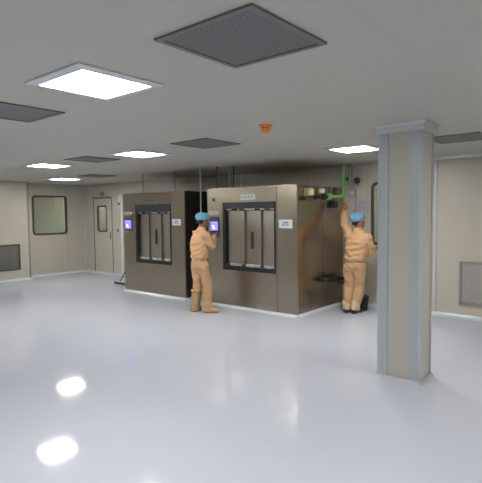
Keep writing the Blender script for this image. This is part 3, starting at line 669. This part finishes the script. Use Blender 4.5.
def person(loc, rz, label, P, g=1):
    """P: joints in the figure's own frame, facing +Y, right = +X"""
    t = thing('person', loc, label, 'person', rz=rz)
    V = Vector; hp, ch, nk = V(P['hips']), V(P['chest']), V(P['neck'])
    bb = B()   # body: one continuous figure
    loft(bb, [((hp.x, hp.y, hp.z-.06), (.13, 0, 0), (0, .09, 0)), ((hp.x, hp.y, hp.z+.04), (.145, 0, 0), (0, .10, 0)), ((hp.lerp(ch, .45)), (.115, 0, 0), (0, .085, 0)), (ch, (.145, 0, 0), (0, .10, 0)), (ch.lerp(nk, .6), (.13, 0, 0), (0, .075, 0)), (nk, (.05, 0, 0), (0, .05, 0))])
    Mx = head(t, bb, nk+V((0, .01, .055)), P['turn'], P.get('nod', 0))
    for s in 'LR':
        sh, el, wr = V(P['sh'+s]), V(P['el'+s]), V(P['wr'+s])
        limb(bb, [(sh, .045), (sh.lerp(el, .5), .042), (el, .035), (el.lerp(wr, .5), .033), (wr, .025)])
        d, up, sd = P['hand'+s]; hand(bb, wr+(V(d).normalized()*.02), d, up, sd, P.get('curl'+s, .5))
        h_, k_, a_ = V(P['hip'+s]), V(P['kn'+s]), V(P['an'+s])
        limb(bb, [(h_, .075), (h_.lerp(k_, .5), .065), (k_, .048), (k_.lerp(a_, .4), .046), (a_, .034)])
        f = Matrix.Rotation(P.get('toe'+s, 0), 3, 'Z') @ V((0, 1, 0))
        limb(bb, [(V((a_.x, a_.y, .055))-f*.02, .03), (V((a_.x, a_.y, .05))+f*.08, .03), (V((a_.x, a_.y, .04))+f*.14, .024)])
    fuse('body', bb, M_skin, t, .006, 2)
    headwear(t, Mx)
    # jacket: blouson, sleeves, collar
    jb = B(); hem = P['hem']
    hc = V((hp.x, hp.y, hem))
    loft(jb, [(hc, (.148*g, 0, 0), (0, .118*g, 0)), (hc+V((0, 0, .025)), (.150*g, 0, 0), (0, .120*g, 0)), (hc+V((0, 0, .06)), (.178*g, 0, 0), (0, .145*g, 0)), (hc.lerp(ch, .45), (.186*g, 0, 0), (0, .142*g, 0)), (ch, (.192*g, 0, 0), (0, .140*g, 0)), (ch.lerp(nk, .55), (.182*g, 0, 0), (0, .112, 0)), (ch.lerp(nk, .82), (.125, 0, 0), (0, .085, 0)), (nk+V((0, 0, .012)), (.074, 0, 0), (0, .072, 0)), (nk+V((0, .004, .045)), (.062, 0, 0), (0, .064, 0))], 28)
    for s in 'LR':
        sh, el, wr = V(P['sh'+s]), V(P['el'+s]), V(P['wr'+s])
        limb(jb, [(sh, .076*g), (sh.lerp(el, .45), .070*g), (el, .062*g), (el.lerp(wr, .5), .055), (el.lerp(wr, .88), .043), (wr, .034)], 16)
    fuse('coverall_jacket', jb, M_suit, t, .009, 5, .013, 7, (1, 1, 1.6))
    wb_ = B(); loft(wb_, [(hc-V((0, 0, .012)), (.150*g, 0, 0), (0, .120*g, 0)), (hc+V((0, 0, .018)), (.154*g, 0, 0), (0, .124*g, 0))], 28)
    obj('waist_seam', wb_, mat('coverall_seam', (.42, .25, .13), .9), t, local=True, smooth=True)
    # trousers
    tb = B()
    loft(tb, [(V((hp.x, hp.y, hp.z-.13)), (.10, 0, 0), (0, .095, 0)), (V((hp.x, hp.y, hp.z-.06)), (.168*g, 0, 0), (0, .128*g, 0)), (V((hp.x, hp.y, hp.z+.0)), (.168*g, 0, 0), (0, .130*g, 0)), (hc+V((0, 0, .01)), (.146*g, 0, 0), (0, .116*g, 0))], 28)
    for s in 'LR':
        h_, k_, a_ = V(P['hip'+s]), V(P['kn'+s]), V(P['an'+s]); c = P['cuff'+s]
        end = k_.lerp(a_, (k_.z-c)/(k_.z-a_.z))
        limb(tb, [(h_, .108*g), (h_.lerp(k_, .5), .096*g), (k_, .084*g), (k_.lerp(end, .6), P.get('trou', .075)), (end, P.get('trou', .075)*.92)], 18)
    fuse('coverall_trousers', tb, M_suit, t, .009, 5, .011, 6, (1.4, 1.4, .8))
    return t
# worker at the control panel of the right washer
P1 = dict(hips=(0, 0, .86), chest=(.0, .0, 1.17), neck=(-.01, .05, 1.365), hem=.87, turn=-.12, nod=-.22,
          shL=(-.165, .04, 1.30), elL=(-.22, .17, 1.11), wrL=(-.22, .40, 1.22), shR=(.155, .02, 1.30), elR=(.195, .12, 1.10), wrR=(-.07, .34, 1.26),
          handL=((.25, 1, .25), (0, -.3, 1), (1, 0, 0)), handR=((-.3, 1, .5), (.2, -.3, 1), (-1, 0, 0)), curlL=.6, curlR=.45,
          hipL=(-.085, 0, .80), knL=(-.095, .02, .45), anL=(-.10, -.04, .09), hipR=(.085, .0, .80), knR=(.10, .09, .45), anR=(.10, .07, .09), cuffL=.37, cuffR=.20, toeL=.1, toeR=-.75, trou=.07)
p1 = person((-5.65, 5.66, 0), -.22, 'worker in tan coverall, blue cap and tall boots typing at the washer control panel', P1, .9)
def boot(name, P, s, top, m, parent, rtop=.082, cuff=True):
    V = Vector; k_, a_ = V(P['kn'+s]), V(P['an'+s]); f = Matrix.Rotation(P.get('toe'+s, 0), 3, 'Z') @ V((0, 1, 0)); sd = V((f.y, -f.x, 0))
    tp = k_.lerp(a_, (k_.z-top)/(k_.z-a_.z)); bm = B()
    loft(bm, [(tp, sd*rtop, f*rtop), (tp.lerp(a_, .5), sd*rtop*.92, f*rtop*.97), (a_+V((0, 0, .05)), sd*.066, f*.080), (V((a_.x, a_.y, .05)), sd*.060, f*.080), (V((a_.x, a_.y, .012)), sd*.058, f*.082)], 20)
    g = V((a_.x, a_.y, 0))
    loft(bm, [(g-f*.075+V((0, 0, .045)), sd*.03, V((0, 0, .030))), (g-f*.04+V((0, 0, .055)), sd*.052, V((0, 0, .050))), (g+f*.04+V((0, 0, .057)), sd*.055, V((0, 0, .052))), (g+f*.11+V((0, 0, .042)), sd*.056, V((0, 0, .038))), (g+f*.165+V((0, 0, .034)), sd*.046, V((0, 0, .029))), (g+f*.195+V((0, 0, .026)), sd*.022, V((0, 0, .018)))], 18)
    o = fuse(name, bm, m, parent, .009, 3, .006, 9, (1.6, 1.6, .6))
    for v in o.data.vertices: v.co.z = max(v.co.z, .003)
    if cuff:
        bm = B(); n = 24; pts = [tp+(sd*math.cos(2*PI*k/n)+f*math.sin(2*PI*k/n))*(rtop+.004)+V((0, 0, .01*math.sin(2*PI*k/n))) for k in range(n+1)]
        tube(bm, pts, .017, 8, caps=False); ob = obj('tied_cuff', bm, M_suit, o, smooth=True, local=True)
        OFF[ob] = Vector()
    return o
boot('boot', P1, 'L', .36, M_boot, p1); boot('boot', P1, 'R', .30, M_bootr, p1, .070, False)
# worker reaching up at the wall
P2 = dict(hips=(.075, 0, .82), chest=(.105, .0, 1.14), neck=(.10, .03, 1.335), hem=.82, turn=-.75, nod=.0,
          shL=(-.055, .04, 1.255), elL=(-.185, .13, 1.42), wrL=(-.265, .28, 1.66), shR=(.255, .02, 1.23), elR=(.315, .08, 1.00), wrR=(.24, .30, 1.06),
          handL=((-.12, .35, 1), (0, -1, .3), (1, 0, 0)), handR=((0, 1, .1), (.3, 0, 1), (-1, 0, 0)), curlL=.5, curlR=.8,
          hipL=(-.02, 0, .77), knL=(-.045, .02, .43), anL=(-.07, -.01, .09), hipR=(.135, .0, .77), knR=(.13, .05, .43), anR=(.075, .0, .09), cuffL=.16, cuffR=.16, toeL=.15, toeR=-.1, trou=.075)
p2 = person((-3.63, 7.12, 0), .05, 'worker in tan coverall and blue cap seen from behind, reaching up with the left arm', P2)
def shoe(P, s, parent):
    V = Vector; a_ = V(P['an'+s]); f = Matrix.Rotation(P.get('toe'+s, 0), 3, 'Z') @ V((0, 1, 0)); sd = V((f.y, -f.x, 0)); g = V((a_.x, a_.y, 0))
    bm = B()
    loft(bm, [(g-f*.085+V((0, 0, .03)), sd*.03, V((0, 0, .027))), (g-f*.05+V((0, 0, .038)), sd*.044, V((0, 0, .035))), (g+f*.05+V((0, 0, .038)), sd*.046, V((0, 0, .035))), (g+f*.13+V((0, 0, .030)), sd*.050, V((0, 0, .027))), (g+f*.19+V((0, 0, .022)), sd*.03, V((0, 0, .018)))], 18)
    o = fuse('shoe', bm, M_shoe, parent, .008, 3)
    for v in o.data.vertices: v.co.z = max(v.co.z, .003)
    bm = B()
    loft(bm, [(a_+V((0, 0, .12)), sd*.066, f*.066), (a_+V((0, 0, .06)), sd*.070, f*.076), (V((a_.x, a_.y, .085)), sd*.064, f*.080), (V((a_.x, a_.y, .052)), sd*.052, f*.070)], 20)
    fuse('shoe_cover', bm, M_cover, parent, .008, 3, .007, 14)
shoe(P2, 'L', p2); shoe(P2, 'R', p2)

# ------------------------------------------------------------------ unseen lamps added to brighten the corridors behind the panes
for x_, y_, lb in ((XL-.75, 4.6, 'added unseen ceiling light brightening the corridor behind the left window'), (-12.9, YB+.9, 'added unseen ceiling light brightening the corridor behind the door'), (-3.3, YB+.75, 'added unseen ceiling light brightening the corridor behind the back wall window')):
    c = copy_tree(L0, (x_, y_, H)); c['label'] = lb; c['group'] = 'added corridor ceiling lights'

# ------------------------------------------------------------------ world, camera, view
w = bpy.data.worlds.new('world'); SC.world = w; w.use_nodes = True
w.node_tree.nodes['Background'].inputs[0].default_value = (.02, .02, .022, 1)
cam = bpy.data.cameras.new('camera'); co = bpy.data.objects.new('camera', cam); C.objects.link(co)
r2 = Vector((.76673586, .64188196, -.01018177)); u2 = Vector((-.03038008, .05212287, .99817847)); fw = Vector((-.64124345, .76502991, -.0594649))
co.matrix_world = Matrix(((r2.x, u2.x, -fw.x, 0), (r2.y, u2.y, -fw.y, 0), (r2.z, u2.z, -fw.z, EYE), (0, 0, 0, 1)))
cam.sensor_fit = 'HORIZONTAL'; cam.sensor_width = 36; cam.lens = 481.04*36/482; cam.clip_start = .05; cam.clip_end = 60
SC.camera = co
vs = SC.view_settings
vs.view_transform = 'Standard'; vs.look = 'None'; vs.exposure = 1.68; vs.gamma = 1; vs.use_curve_mapping = False
